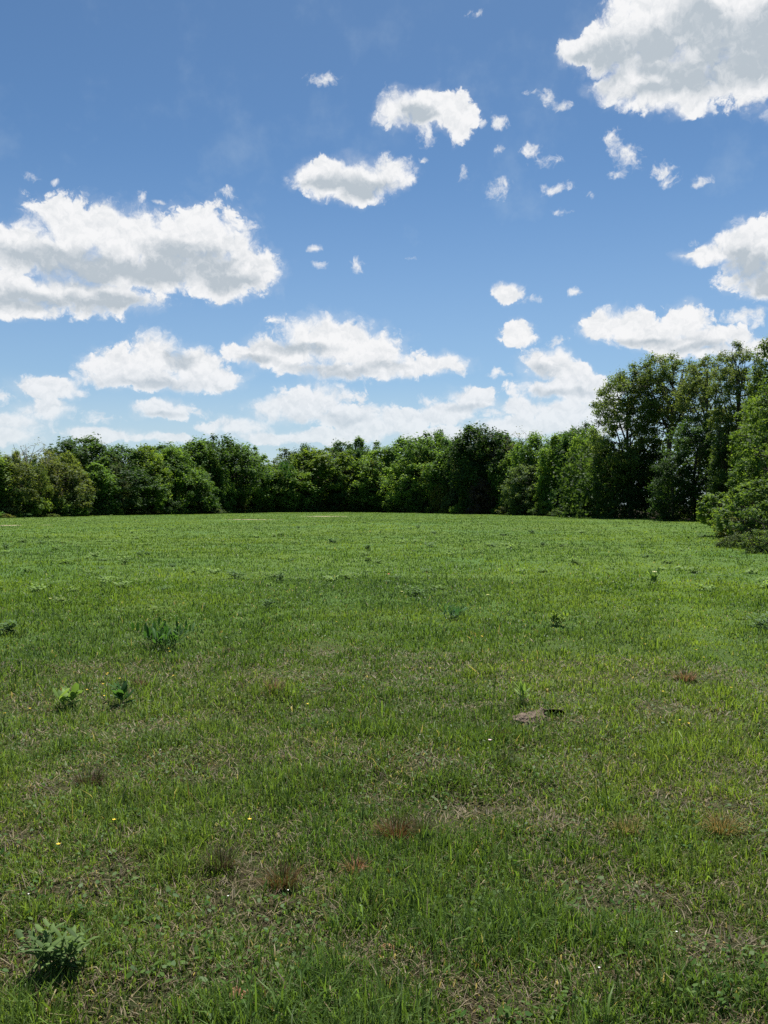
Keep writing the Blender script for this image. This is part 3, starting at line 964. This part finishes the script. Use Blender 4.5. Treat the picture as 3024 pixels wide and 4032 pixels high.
# the tall wood on the right: each tree has its own mesh
# px, row of the base, width px, row of the top, mesh keywords, colour, name, label
WOOD = [
    (2488, 2041, 255, 1452, dict(H=17, Rad=4.0, base=.22, wide=.55, n_clump=270, lpc=135, leaf=0.215, clump_r=.85, n_limb=12, fork=.3, trunk_r=.26, lump=.45), (.085, .130, .038),
     'tall_tree', 'tall tree forming the rounded left shoulder of the right wood'),
    (2622, 2043, 280, 1402, dict(H=18, Rad=3.9, base=.54, wide=.65, n_clump=150, lpc=135, leaf=0.206, clump_r=.80, n_limb=14, fork=.50, trunk_r=.34, lump=.55, limb_r=.6), (.080, .124, .036),
     'tall_tree', 'tall tree whose dark trunk forks high against the sky'),
    (2790, 2049, 210, 1400, dict(H=17.5, Rad=2.9, base=.34, wide=.6, n_clump=180, lpc=114, leaf=0.189, clump_r=.70, n_limb=14, fork=.4, trunk_r=.24, lump=.6), (.098, .140, .050),
     'tall_tree', 'thin pale crowned tall tree right of the high fork'),
    (2890, 2062, 170, 1352, dict(H=16, Rad=2.4, base=.15, wide=.55, n_clump=230, lpc=114, leaf=0.172, clump_r=.62, n_limb=14, fork=.35, trunk_r=.20, lump=.6), (.088, .130, .042),
     'tall_tree', 'tallest narrow tree with a ragged top near the right edge'),
    (3015, 2070, 210, 1335, dict(H=14, Rad=2.8, base=.1, wide=.5, n_clump=230, lpc=90, leaf=.19, clump_r=.65, n_limb=12, fork=.3, trunk_r=.2, lump=.5), (.084, .134, .034),
     'tall_tree', 'leafy tall tree cut by the right edge of the picture'),
    (2420, 2040, 190, 1730, dict(H=9, Rad=3.0, base=.02, wide=.45, n_clump=120, lpc=121, leaf=0.206, clump_r=.8, n_limb=9, fork=.15, trunk_r=.14, lump=.4), DG,
     'understorey_tree', 'dark lower tree under the rounded left shoulder'),
    (2540, 2042, 200, 1745, dict(H=9, Rad=3.0, base=.02, wide=.45, n_clump=120, lpc=121, leaf=0.206, clump_r=.8, n_limb=9, fork=.15, trunk_r=.14, lump=.4), BK,
     'understorey_tree', 'very dark lower tree left of the forked trunk'),
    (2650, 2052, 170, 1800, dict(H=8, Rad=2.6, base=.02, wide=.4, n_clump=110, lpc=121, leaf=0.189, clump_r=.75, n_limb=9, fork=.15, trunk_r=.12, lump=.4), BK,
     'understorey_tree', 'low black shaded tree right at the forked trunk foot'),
    (2745, 2051, 240, 1640, dict(H=11, Rad=3.4, base=.03, wide=.6, n_clump=150, lpc=121, leaf=0.189, clump_r=.8, n_limb=10, fork=.2, trunk_r=.18, lump=.35), DG,
     'understorey_tree', 'dark dome shaped tree under the thin pale crown'),
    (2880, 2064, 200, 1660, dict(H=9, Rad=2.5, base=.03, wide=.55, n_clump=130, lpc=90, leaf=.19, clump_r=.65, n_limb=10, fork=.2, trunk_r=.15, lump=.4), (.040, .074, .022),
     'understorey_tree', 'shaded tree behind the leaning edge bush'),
    (2985, 2082, 220, 1560, dict(H=9, Rad=2.6, base=.06, wide=.5, n_clump=140, lpc=80, leaf=.19, clump_r=.55, n_limb=11, fork=.2, trunk_r=.14, lump=.85), (0.087, 0.148, 0.031),
     'edge_tree', 'yellow green tree overhanging the right edge bushes'),
    (3080, 2100, 260, 1450, dict(H=9, Rad=2.2, base=.05, wide=.5, n_clump=140, lpc=80, leaf=.17, clump_r=.5, n_limb=11, fork=.2, trunk_r=.14, lump=.85), (0.081, 0.139, 0.031),
     'edge_tree', 'near bright leaved tree mostly outside the right edge'),
    (2960, 2098, 200, 1790, dict(H=5, Rad=1.7, base=.02, wide=.5, n_clump=100, lpc=80, leaf=.15, clump_r=.38, n_limb=10, fork=.1, trunk_r=.08, stems=3, lump=.9), (0.080, 0.143, 0.032),
     'edge_bush', 'tall bright bush behind the leaning edge bush'),
    (2850, 2113, 155, 1940, dict(H=2.6, Rad=1.05, base=.30, wide=.55, n_clump=60, lpc=62, leaf=.15, clump_r=.25, n_limb=10, fork=.25, trunk_r=.075, stems=3, lump=.9, lean=(-.25, 0)), (0.093, 0.157, 0.034),
     'edge_bush', 'leaning bush with bare dark stems at the field edge'),
    (2930, 2128, 200, 1900, dict(H=2.8, Rad=1.2, base=.03, wide=.5, n_clump=85, lpc=60, leaf=.14, clump_r=.25, n_limb=10, fork=.1, trunk_r=.06, stems=4, lump=.9), (0.089, 0.149, 0.034),
     'edge_bush', 'dense yellow green bush right of the leaning bush'),
    (3030, 2150, 220, 1890, dict(H=2.8, Rad=1.2, base=.02, wide=.5, n_clump=85, lpc=60, leaf=.13, clump_r=.25, n_limb=10, fork=.1, trunk_r=.06, stems=4, lump=.9), (0.067, 0.118, 0.031),
     'edge_bush', 'nearest dark based bush cut by the right edge'),
    (2880, 2120, 110, 2030, dict(H=1.1, Rad=.7, base=.02, wide=.5, n_clump=50, lpc=80, leaf=.08, clump_r=.24, n_limb=8, fork=.1, trunk_r=.03, stems=4, lump=.5), (0.093, 0.123, 0.027),
     'edge_bush', 'small yellow tinged bush below the leaning bush'),
    (2920, 2158, 120, 2100, dict(H=.6, Rad=.7, base=.0, wide=.4, n_clump=45, lpc=80, leaf=.07, clump_r=.2, n_limb=8, fork=.1, trunk_r=.02, stems=4, lump=.5), (0.055, 0.084, 0.032),
     'edge_bush', 'low grey green scrub creeping out over the grass'),
    (3000, 2178, 130, 2085, dict(H=.8, Rad=.7, base=.0, wide=.4, n_clump=50, lpc=70, leaf=.07, clump_r=.2, n_limb=10, fork=.1, trunk_r=.02, stems=5, lump=.5), (0.075, 0.123, 0.037),
     'edge_bush', 'low brambly bush at the right edge corner'),
]
for i, (px, brow, wpx, top, kw, colr, name, label) in enumerate(WOOD):
    d = CAM_H * FPX / (brow - HOR)
    x = (px - 1512) / FPX * d
    H = (brow - top) / FPX * d
    W = wpx / FPX * d * 1.12
    me = make_tree(300 + i, **kw)
    s = (W / 2 / kw['Rad'], W / 2 / kw['Rad'], H / kw['H'] * 1.01)
    place_tree(name, me, (x, d, float(terrain(x, d)) - .04), s, 0.0, colr, label, 'bush' if 'bush' in name else 'tree',
               'bushes at the right field edge' if 'bush' in name else 'trees of the right wood',
               ('stems', 'foliage') if 'bush' in name else ('trunk', 'crown'))


# deep wood behind the edge trees: a mass nobody could count
def build_undergrowth():
    r = np.random.default_rng(77)
    n = 110000
    px = r.uniform(-500, 2420, n)
    back = 5 + 18 * r.random(n)
    d = edge_d(px) + back
    x = (px - 1512) / FPX * d
    hmax = 8.2 * (d / 140) ** .8
    z = hmax * r.random(n) ** 1.2 * (.55 + .6 * fbm(x / 4, d / 4, 3, 2))
    P1 = np.stack([x, d, z], -1)
    n2 = 60000
    y = r.uniform(34, 108, n2)
    x = right_edge(y) + r.uniform(2.5, 16, n2)
    x[y > 90] = r.uniform(22, 44, int((y > 90).sum()))
    z = np.where(y > 60, 9.3, 7.0) * r.random(n2) ** 1.1 * (.5 + .7 * fbm(x / 4, y / 4, 3, 2))
    P2 = np.stack([x, y, z], -1)
    P = np.concatenate([P1, P2])
    # gather the leaves into clumps
    g = r.normal(size=(len(P), 3)) * .35
    P = np.round(P / 1.3) * 1.3 + g + (np.stack([_hash(np.round(P[:, 0] / 1.3), np.round(P[:, 1] / 1.3), 5 + k) for k in range(3)], -1) - .5) * 1.2
    P[:, 2] = np.maximum(P[:, 2], .1)
    nr = r.normal(size=P.shape) * .7 + np.array([0, 0, .7])
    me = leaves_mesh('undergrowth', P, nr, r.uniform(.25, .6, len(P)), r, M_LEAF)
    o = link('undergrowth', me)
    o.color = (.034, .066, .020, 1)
    tag(o, 'dark leafy undergrowth filling the wood behind the edge trees', 'undergrowth', kind='stuff')


build_undergrowth()


# ------------------------------------------------------------------ weeds in the field
def weed_mesh(seed, h=.30, spread=.16, stalks=6, leaves=9, ll=.10, lw=.026, up=.25):
    """list of (stalk mesh, leaf mesh) for one plant"""
    r = np.random.default_rng(seed)
    out = []
    for s in range(stalks):
        th = r.uniform(0, 6.28)
        rad = spread * (.35 + .65 * r.random())
        hh = h * r.uniform(.65, 1.1)
        path = bez((0.02 * math.cos(th), .02 * math.sin(th), -.02), (rad * .35 * math.cos(th), rad * .35 * math.sin(th), hh * .55), (rad * math.cos(th), rad * math.sin(th), hh), 7)
        st = tubes_mesh('stem', [(path, np.linspace(.0045, .002, 7) * (h / .3) ** .5, 5)], M_STALK)
        V, loops, starts, tint = [], [], [], []
        for k in range(leaves):
            f = .25 + .75 * (k + .5) / leaves
            i = f * 6
            p = path[int(i)] * (1 - i % 1) + path[min(int(i) + 1, 6)] * (i % 1)
            a = k * 2.4 + r.uniform(-.4, .4)
            e = r.uniform(.15, .9) * up + .5 * f
            L_ = ll * r.uniform(.7, 1.2) * (1 - .25 * f)
            W_ = lw * r.uniform(.8, 1.2)
            dv = np.array([math.cos(a) * math.cos(e), math.sin(a) * math.cos(e), math.sin(e)])
            sd = np.array([-math.sin(a), math.cos(a), 0])
            up_ = np.cross(dv, sd) * -1
            b = len(V)
            drop = np.array([0, 0, -1]) * L_
            for (fl, fw, lift, dr) in ((0, .12, 0, 0), (.35, 1, .0, .0), (.7, .8, 0, .06), (1, .05, 0, .22)):
                c = p + dv * L_ * fl + drop * dr
                V += [c - sd * W_ * .5 * fw + up_ * W_ * .22 * fw, c, c + sd * W_ * .5 * fw + up_ * W_ * .22 * fw]
            for q in range(3):
                o = b + q * 3
                for (i0, i1, i2, i3) in ((o, o + 1, o + 4, o + 3), (o + 1, o + 2, o + 5, o + 4)):
                    starts.append(len(loops)); loops += [i0, i1, i2, i3]
            tint += [r.random()] * 12
        out.append((st, mesh_np('leaves', np.array(V), loops, starts, M_WEED, {'tint': ('FLOAT', np.array(tint))}, True)))
    return out


M_STALK = plain('stalk', (.06, .10, .03), (.11, .14, .05), 9, .6)
GLAUC, DKGR, PALE = (.075, .128, .045), (.040, .092, .025), (.140, .210, .060)


def place_weed(parts, loc, rz, s, colr, label, name='weed_plant'):
    o = empty(name, loc, rz, s)
    for st, lv in parts:
        a = link('stem', st, o)
        b = link('leaves', lv, a)
        b.color = (*colr, 1)
    tag(o, label, 'weed', 'leafy weeds in the field')
    return o


# px, row of the foot, width px, height px, mesh style, colour, label
WEEDS = [
    (215, 3870, 330, 300, dict(stalks=10, leaves=11, ll=.095, lw=.017, up=.4), (.082, .130, .040), 'large grey green leafy weed in the near left corner'),
    (650, 2560, 330, 110, dict(stalks=14, leaves=7, ll=.22, lw=.030, up=1.6), DKGR, 'dark clump of long upright leaves left of the middle'),
    (265, 2790, 90, 70, dict(stalks=3, leaves=6, ll=.17, lw=.055, up=.9), PALE, 'broad leaved plant with pale undersides near yellow flowers'),
    (480, 2785, 90, 85, dict(stalks=3, leaves=5, ll=.18, lw=.05, up=1.1), DKGR, 'dark broad leaved plant right of the pale broad leaved one'),
    (930, 2278, 110, 40, dict(stalks=10, leaves=8, ll=.13, lw=.035), GLAUC, 'wide leafy weed patch in the left mid field'),
    (1097, 2290, 65, 42, dict(stalks=7, leaves=8, ll=.12, lw=.035), GLAUC, 'rounded grey green weed right of the wide weed patch'),
    (490, 2220, 75, 35, dict(stalks=8, leaves=8, ll=.14, lw=.04), PALE, 'pale leafy weed far out on the left'),
    (548, 2185, 45, 24, dict(stalks=6, leaves=8, ll=.14, lw=.04), GLAUC, 'small grey weed just behind the pale left weed'),
    (1445, 2165, 40, 26, dict(stalks=7, leaves=8, ll=.15, lw=.045), GLAUC, 'compact grey green weed straight ahead in the far field'),
    (1310, 2138, 42, 24, dict(stalks=7, leaves=8, ll=.15, lw=.045), DKGR, 'dark little weed left of the compact grey green weed'),
    (1010, 2088, 55, 20, dict(stalks=7, leaves=8, ll=.18, lw=.05), GLAUC, 'low dark weed near the far bare strip'),
    (2565, 2298, 75, 60, dict(stalks=6, leaves=7, ll=.17, lw=.045, up=1.2), PALE, 'glossy weed with a pale flower head on the right'),
    (2830, 2285, 45, 45, dict(stalks=3, leaves=6, ll=.14, lw=.035), PALE, 'thin pale weed far right behind the glossy weed'),
    (2198, 2455, 85, 52, dict(stalks=7, leaves=8, ll=.12, lw=.03, up=1.0), (.120, .170, .035), 'yellow green upright weed right of the middle'),
    (3000, 2495, 90, 80, dict(stalks=6, leaves=7, ll=.14, lw=.035), GLAUC, 'grey green weed at the right edge of the mid field'),
    (1640, 2345, 100, 45, dict(stalks=8, leaves=8, ll=.12, lw=.03), GLAUC, 'yellow tipped grey weed near the red flower'),
    (225, 2375, 70, 35, dict(stalks=6, leaves=7, ll=.13, lw=.03), (.12, .165, .04), 'weed with yellow tips on the left of the field'),
    (2255, 2222, 60, 35, dict(stalks=8, leaves=8, ll=.13, lw=.035), PALE, 'bushy pale weed in the right half far field'),
    (2135, 2150, 45, 24, dict(stalks=7, leaves=8, ll=.14, lw=.04), GLAUC, 'small grey weed behind the bushy pale weed'),
    (20, 2160, 60, 30, dict(stalks=7, leaves=8, ll=.15, lw=.04), GLAUC, 'grey weed at the left edge of the far field'),
    (1050, 2395, 70, 40, dict(stalks=7, leaves=8, ll=.11, lw=.03), GLAUC, 'greyish ragged weed in the left centre of the field'),
    (2060, 2775, 60, 85, dict(stalks=3, leaves=5, ll=.15, lw=.022, up=1.6), PALE, 'slim long leaved weed just behind the burrow'),
    (1780, 2430, 190, 50, dict(stalks=14, leaves=6, ll=.16, lw=.016, up=1.7), (.045, .105, .050), 'bluish green tussock right of the middle'),
    (20, 2490, 90, 60, dict(stalks=8, leaves=8, ll=.14, lw=.03), GLAUC, 'blue green weed cut by the left edge'),
    (600, 2395, 30, 26, dict(stalks=3, leaves=5, ll=.10, lw=.03), (.14, .19, .06), 'tiny light leaved weed left of the middle'),
]
for i, (px, row, wpx, hpx, kw, colr, label) in enumerate(WEEDS):
    x, y, z = at(px, row)
    H, W = hpx / FPX * y, wpx / FPX * y
    parts = weed_mesh(500 + i, h=max(H * (.58 if i == 0 else .85), .06), spread=max(W * .45, .05), **kw)
    place_weed(parts, (x, y, z), 0, 1.0, colr, label)

# the many small weeds farther out, too small to show parts
small = []
for i in range(5):
    p = weed_mesh(560 + i, h=.16, spread=.22, stalks=7, leaves=7, ll=.14, lw=.05)
    VV, LL, SS, TT, o, lo = [], [], [], [], 0, 0
    for _, lv in p:
        nv = len(lv.vertices)
        co = np.empty(nv * 3, np.float32); lv.vertices.foreach_get('co', co)
        li = np.empty(len(lv.loops), np.int32); lv.loops.foreach_get('vertex_index', li)
        tt = np.empty(nv, np.float32); lv.attributes['tint'].data.foreach_get('value', tt)
        VV.append(co.reshape(-1, 3)); LL.append(li + o); SS.append(np.arange(len(li) // 4) * 4 + lo); TT.append(tt)
        o += nv; lo += len(li)
    small.append(mesh_np('small_weed', np.concatenate(VV), np.concatenate(LL), np.concatenate(SS), M_WEED, {'tint': ('FLOAT', np.concatenate(TT))}, True))
wr = random.Random(12)
nw = 0
while nw < 150:
    row = 2030 + 300 * wr.random() ** 1.25
    px = wr.uniform(-40, 3050)
    x, y, z = at(px, row)
    if y > float(edge_d(px)) - 1 or x > float(right_edge(y)) - 1: continue
    o = link('small_weed', small[nw % 5])
    o.location = (x, y, z - .02)
    s = wr.uniform(.6, 1.45) * (1 if y > 30 else .7)
    o.scale = (s, s, s * wr.uniform(.7, 1.1))
    o.rotation_euler = (0, 0, wr.uniform(0, 6.28))
    o.color = (*wr.choice([GLAUC, PALE, PALE, (.10, .16, .035)]), 1)
    tag(o, 'small pale leafy weed dotted in the far grass', 'weed', 'small weeds dotted in the far field')
    nw += 1


# ------------------------------------------------------------------ flowers
def flower_meshes(seed, h, rad, petals, mat):
    r = np.random.default_rng(seed)
    path = bez((0, 0, -.01), (r.normal(0, .01), r.normal(0, .01), h * .5), (r.normal(0, .015), r.normal(0, .015), h), 5)
    st = tubes_mesh('stem', [(path, np.linspace(.0016, .0012, 5), 4)], M_STALK)
    top = path[-1]
    V, loops, starts = [], [], []
    for k in range(petals):
        a = k / petals * 6.283
        u = np.array([math.cos(a), math.sin(a), .35]); v = np.array([-math.sin(a), math.cos(a), 0])
        b = len(V)
        w = rad * 3.4 / petals
        V += [top, top + u * rad * .6 - v * w * .5, top + u * rad, top + u * rad * .6 + v * w * .5]
        starts.append(len(loops)); loops += [b, b + 1, b + 2, b + 3]
    return st, mesh_np('petals', np.array(V), loops, starts, mat)


def flower(name, protos, px, row, s, label, cat, group=None):
    x, y, z = at(px, row)
    o = empty(name, (x, y, z), wr.uniform(0, 6.28), s)
    link('stem', protos[0], o); link('petals', protos[1], o)
    tag(o, label, cat, group)


YF = [flower_meshes(600 + i, .065, .010, 5, M_YELLOW) for i in range(3)]
WF = [flower_meshes(610 + i, .050, .0055, 7, M_WHITE) for i in range(3)]
for i, (px, row) in enumerate([(450, 3288), (980, 3282), (238, 3400), (420, 2690), (428, 2682), (472, 2712), (340, 2755), (400, 2735), (395, 2775), (690, 2560), (662, 2588),
                               (672, 2575), (680, 2690), (1898, 2535), (1905, 2528), (2060, 2620), (2525, 2540), (2535, 2552), (2770, 2615), (2740, 2592), (2875, 2760), (2685, 2892),
                               (2715, 2902), (1205, 2790), (2395, 2280), (2615, 2770), (1700, 2660), (120, 2815), (15, 2832), (1330, 2480)]):
    flower('yellow_flower', YF[i % 3], px, row, 1.0 + .25 * max(0, (2900 - row) / 500), 'small yellow buttercup flower in the grass', 'flower', 'yellow flowers scattered in the grass')
for i, (px, row) in enumerate([(900, 3560), (1125, 3530), (1430, 3578), (110, 3592), (1560, 3640), (2060, 3530), (2675, 3732), (2350, 3900), (1930, 3410), (720, 2440), (790, 2470),
                               (900, 2480), (560, 2540), (545, 2550), (925, 2715), (700, 2740), (785, 2745), (1930, 2960), (2140, 2990), (620, 2990), (1650, 2920), (1490, 2740), (1640, 2745)]):
    flower('white_flower', WF[i % 3], px, row, .8 + .2 * max(0, (2900 - row) / 500), 'tiny white flower dotted in the grass', 'flower', 'tiny white flowers in the grass')
flower('red_flower', flower_meshes(630, .16, .030, 6, M_RED), 1523, 2300, 1.2, 'single orange red flower in the middle of the field', 'flower')
flower('pink_flower', flower_meshes(631, .06, .014, 6, M_PINK), 1918, 2945, 1.1, 'small pink flower in the grass below the burrow', 'flower')
flower('pale_yellow_flower', flower_meshes(632, .28, .06, 7, plain('cream_petal', (.65, .62, .30), (.78, .74, .42), 20, .6)), 2578, 2305, 1.0,
       'cream flower head beside the glossy weed', 'flower')
for px, row, lab in ((205, 2383, 'pale yellow flower head left of the field'), (1585, 2355, 'pale yellow flower head left of the yellow tipped weed'),
                     (1925, 2375, 'pale yellow flower head right of the yellow tipped weed')):
    flower('pale_yellow_flower', flower_meshes(int(px), .13, .03, 7, plain('pale_petal', (.6, .58, .16), (.75, .70, .25), 20, .6)), px, row, 1.0, lab, 'flower')


# ------------------------------------------------------------------ dry tufts, burrow, clods
def tuft(px, row, rad, h, n, c1, c2, seed, label, green=.35):
    r = np.random.default_rng(seed)
    x0, y0, z0 = at(px, row)
    a = r.uniform(0, 6.28, n)
    q = rad * .35 * np.sqrt(r.random(n))
    c = lerp(c1, c2, r.random(n))
    c = np.where((r.random(n) < green)[:, None], np.array((.075, .115, .025)), c)
    me = blades(q * np.cos(a), q * np.sin(a), np.zeros(n), h * r.uniform(.5, 1.1, n), np.maximum(.003, y0 / 828 * .6) * r.uniform(.7, 1.2, n), a + r.normal(0, .5, n),
                np.clip(np.abs(r.normal(.5, .3, n)), 0, 1.3), np.abs(r.normal(.4, .4, n)), c, 'dry_tuft', M_DRY)
    o = link('dry_tuft', me)
    o.location = (x0, y0, z0)
    tag(o, label, 'grass tuft', 'dry grass tufts in the near field')


RUST, TAN, BRN = ((.075, .038, .016), (.19, .10, .04)), ((.26, .20, .10), (.42, .34, .20)), ((.045, .030, .018), (.12, .085, .05))
for i, (px, row, rad, h, n, cc, label) in enumerate([
    (1560, 3285, .17, .15, 420, RUST, 'rust brown grass tuft in the middle of the near field'),
    (1660, 3270, .12, .12, 240, BRN, 'dark brown tuft touching the rust brown tuft'),
    (2470, 3265, .16, .12, 300, ((.26, .20, .07), (.40, .32, .14)), 'straw yellow tuft right of the middle'),
    (2850, 3285, .18, .13, 340, ((.24, .17, .05), (.36, .26, .09)), 'golden brown tuft near the right edge'),
    (865, 3430, .14, .12, 280, BRN, 'dark brown tuft beside a small round leaved plant'),
    (1110, 3480, .15, .14, 300, RUST, 'reddish brown tuft left of the middle'),
    (350, 3110, .20, .12, 300, BRN, 'dark brown tuft in the left near field'),
    (1080, 2740, .16, .13, 220, ((.24, .14, .08), (.34, .22, .13)), 'pinkish dry tuft in the left mid field'),
    (2700, 2680, .22, .12, 220, ((.22, .13, .07), (.32, .2, .11)), 'reddish dry tuft in the right mid field'),
    (1970, 2900, .12, .10, 180, RUST, 'small rusty tuft below the burrow'),
    (1990, 3010, .13, .12, 240, ((.045, .06, .02), (.10, .10, .04)), 'dark shady tuft below the small pink flower'),
    (550, 2710, .14, .10, 160, ((.18, .09, .06), (.28, .16, .10)), 'reddish dry tuft near the yellow flowers'),
    (1400, 3420, .10, .10, 150, ((.30, .14, .07), (.40, .22, .12)), 'small orange brown tuft left of the rust brown tuft'),
    (900, 2560, .14, .08, 160, BRN, 'brown tuft right of the dark long leaved clump'),
]):
    tuft(px, row, rad, h, n, *cc, 700 + i, label)


def build_burrow():
    x0, y0, z0 = at(2120, 2825)
    r = np.random.default_rng(9)
    nR, nT = 26, 56
    rr = np.linspace(0, 1, nR); tt = np.linspace(0, 2 * np.pi, nT, endpoint=False)
    RR, TT = np.meshgrid(rr, tt, indexing='ij')
    X, Y = RR * np.cos(TT) * .21, RR * np.sin(TT) * .13
    lump = fbm(X * 26 + 9, Y * 26 + 4, 8, 4)
    Z = .046 * np.clip(1 - RR ** 2, 0, 1) ** .6 * (.55 + .9 * lump) + .025 * (fbm(X * 60, Y * 60, 3, 2) - .5) * (RR < .97)
    hole = np.exp(-(((X - .11) / .055) ** 2 + ((Y - .02) / .05) ** 2) ** 1.5)
    Z = Z + .055 * np.exp(-(((X - .11) / .10) ** 2 + ((Y - .05) / .08) ** 2)) - .16 * hole
    Z = np.maximum(Z, -.10)
    Z[RR > .97] = -.05
    V = np.stack([X, Y, Z], -1).reshape(-1, 3)
    i, j = np.meshgrid(np.arange(nR - 1), np.arange(nT), indexing='ij')
    j2 = (j + 1) % nT
    q = np.stack([i * nT + j, (i + 1) * nT + j, (i + 1) * nT + j2, i * nT + j2], -1).reshape(-1, 4)
    o = empty('burrow_mound', (x0, y0, z0 - .012))
    link('mound', mesh_np('mound', V, q, np.arange(len(q)) * 4, M_SOIL, None, True), o)
    # mouth of the tunnel: a short sunken pipe, its earth coloured near-black for the hole's shade
    th = np.linspace(0, 2 * np.pi, 24, endpoint=False)
    VV = []
    for k, (rad, yy, zz) in enumerate(((.060, -.045, .052), (.050, -.02, .050), (.046, .03, .040), (.030, .09, .028), (.004, .12, .022))):
        wob = 1 + .12 * np.sin(th * 3 + k)
        VV.append(np.stack([.11 + rad * 1.25 * wob * np.cos(th), np.full(24, yy), zz + rad * .72 * wob * np.sin(th)], -1))
    Vp = np.concatenate(VV)
    i, j = np.meshgrid(np.arange(4), np.arange(24), indexing='ij')
    j2 = (j + 1) % 24
    qp = np.stack([i * 24 + j, i * 24 + j2, (i + 1) * 24 + j2, (i + 1) * 24 + j], -1).reshape(-1, 4)
    link('burrow_mouth', mesh_np('burrow_mouth', Vp, qp, np.arange(len(qp)) * 4, plain('hole_shade_soil', (.012, .010, .008), (.03, .022, .016), 30, 1.0), None, True), o)
    tag(o, 'small mound of crumbly bare soil with a dark burrow mouth', 'burrow')


build_burrow()


def clod(px, row, size, mat, seed, name, label, cat):
    import bmesh
    x0, y0, z0 = at(px, row)
    bm = bmesh.new()
    bmesh.ops.create_icosphere(bm, subdivisions=3, radius=1)
    for v in bm.verts:
        k = 1 + .55 * (float(fbm(v.co.x * 2 + seed, v.co.y * 2 + v.co.z * 1.7, seed, 3)) - .5)
        v.co = Vector((v.co.x * size * 1.3 * k, v.co.y * size * k, v.co.z * size * .55 * k + size * .2))
    me = bpy.data.meshes.new(name); bm.to_mesh(me); bm.free()
    me.materials.append(mat)
    o = link(name, me); o.location = (x0, y0, z0)
    tag(o, label, cat)


clod(935, 3965, .035, M_CLAY, 4, 'clay_clod', 'orange brown clay clod at the bottom of the near field', 'clod')
clod(1530, 3735, .022, M_CLAY, 5, 'clay_clod', 'small orange clod right of the middle near the bottom', 'clod')
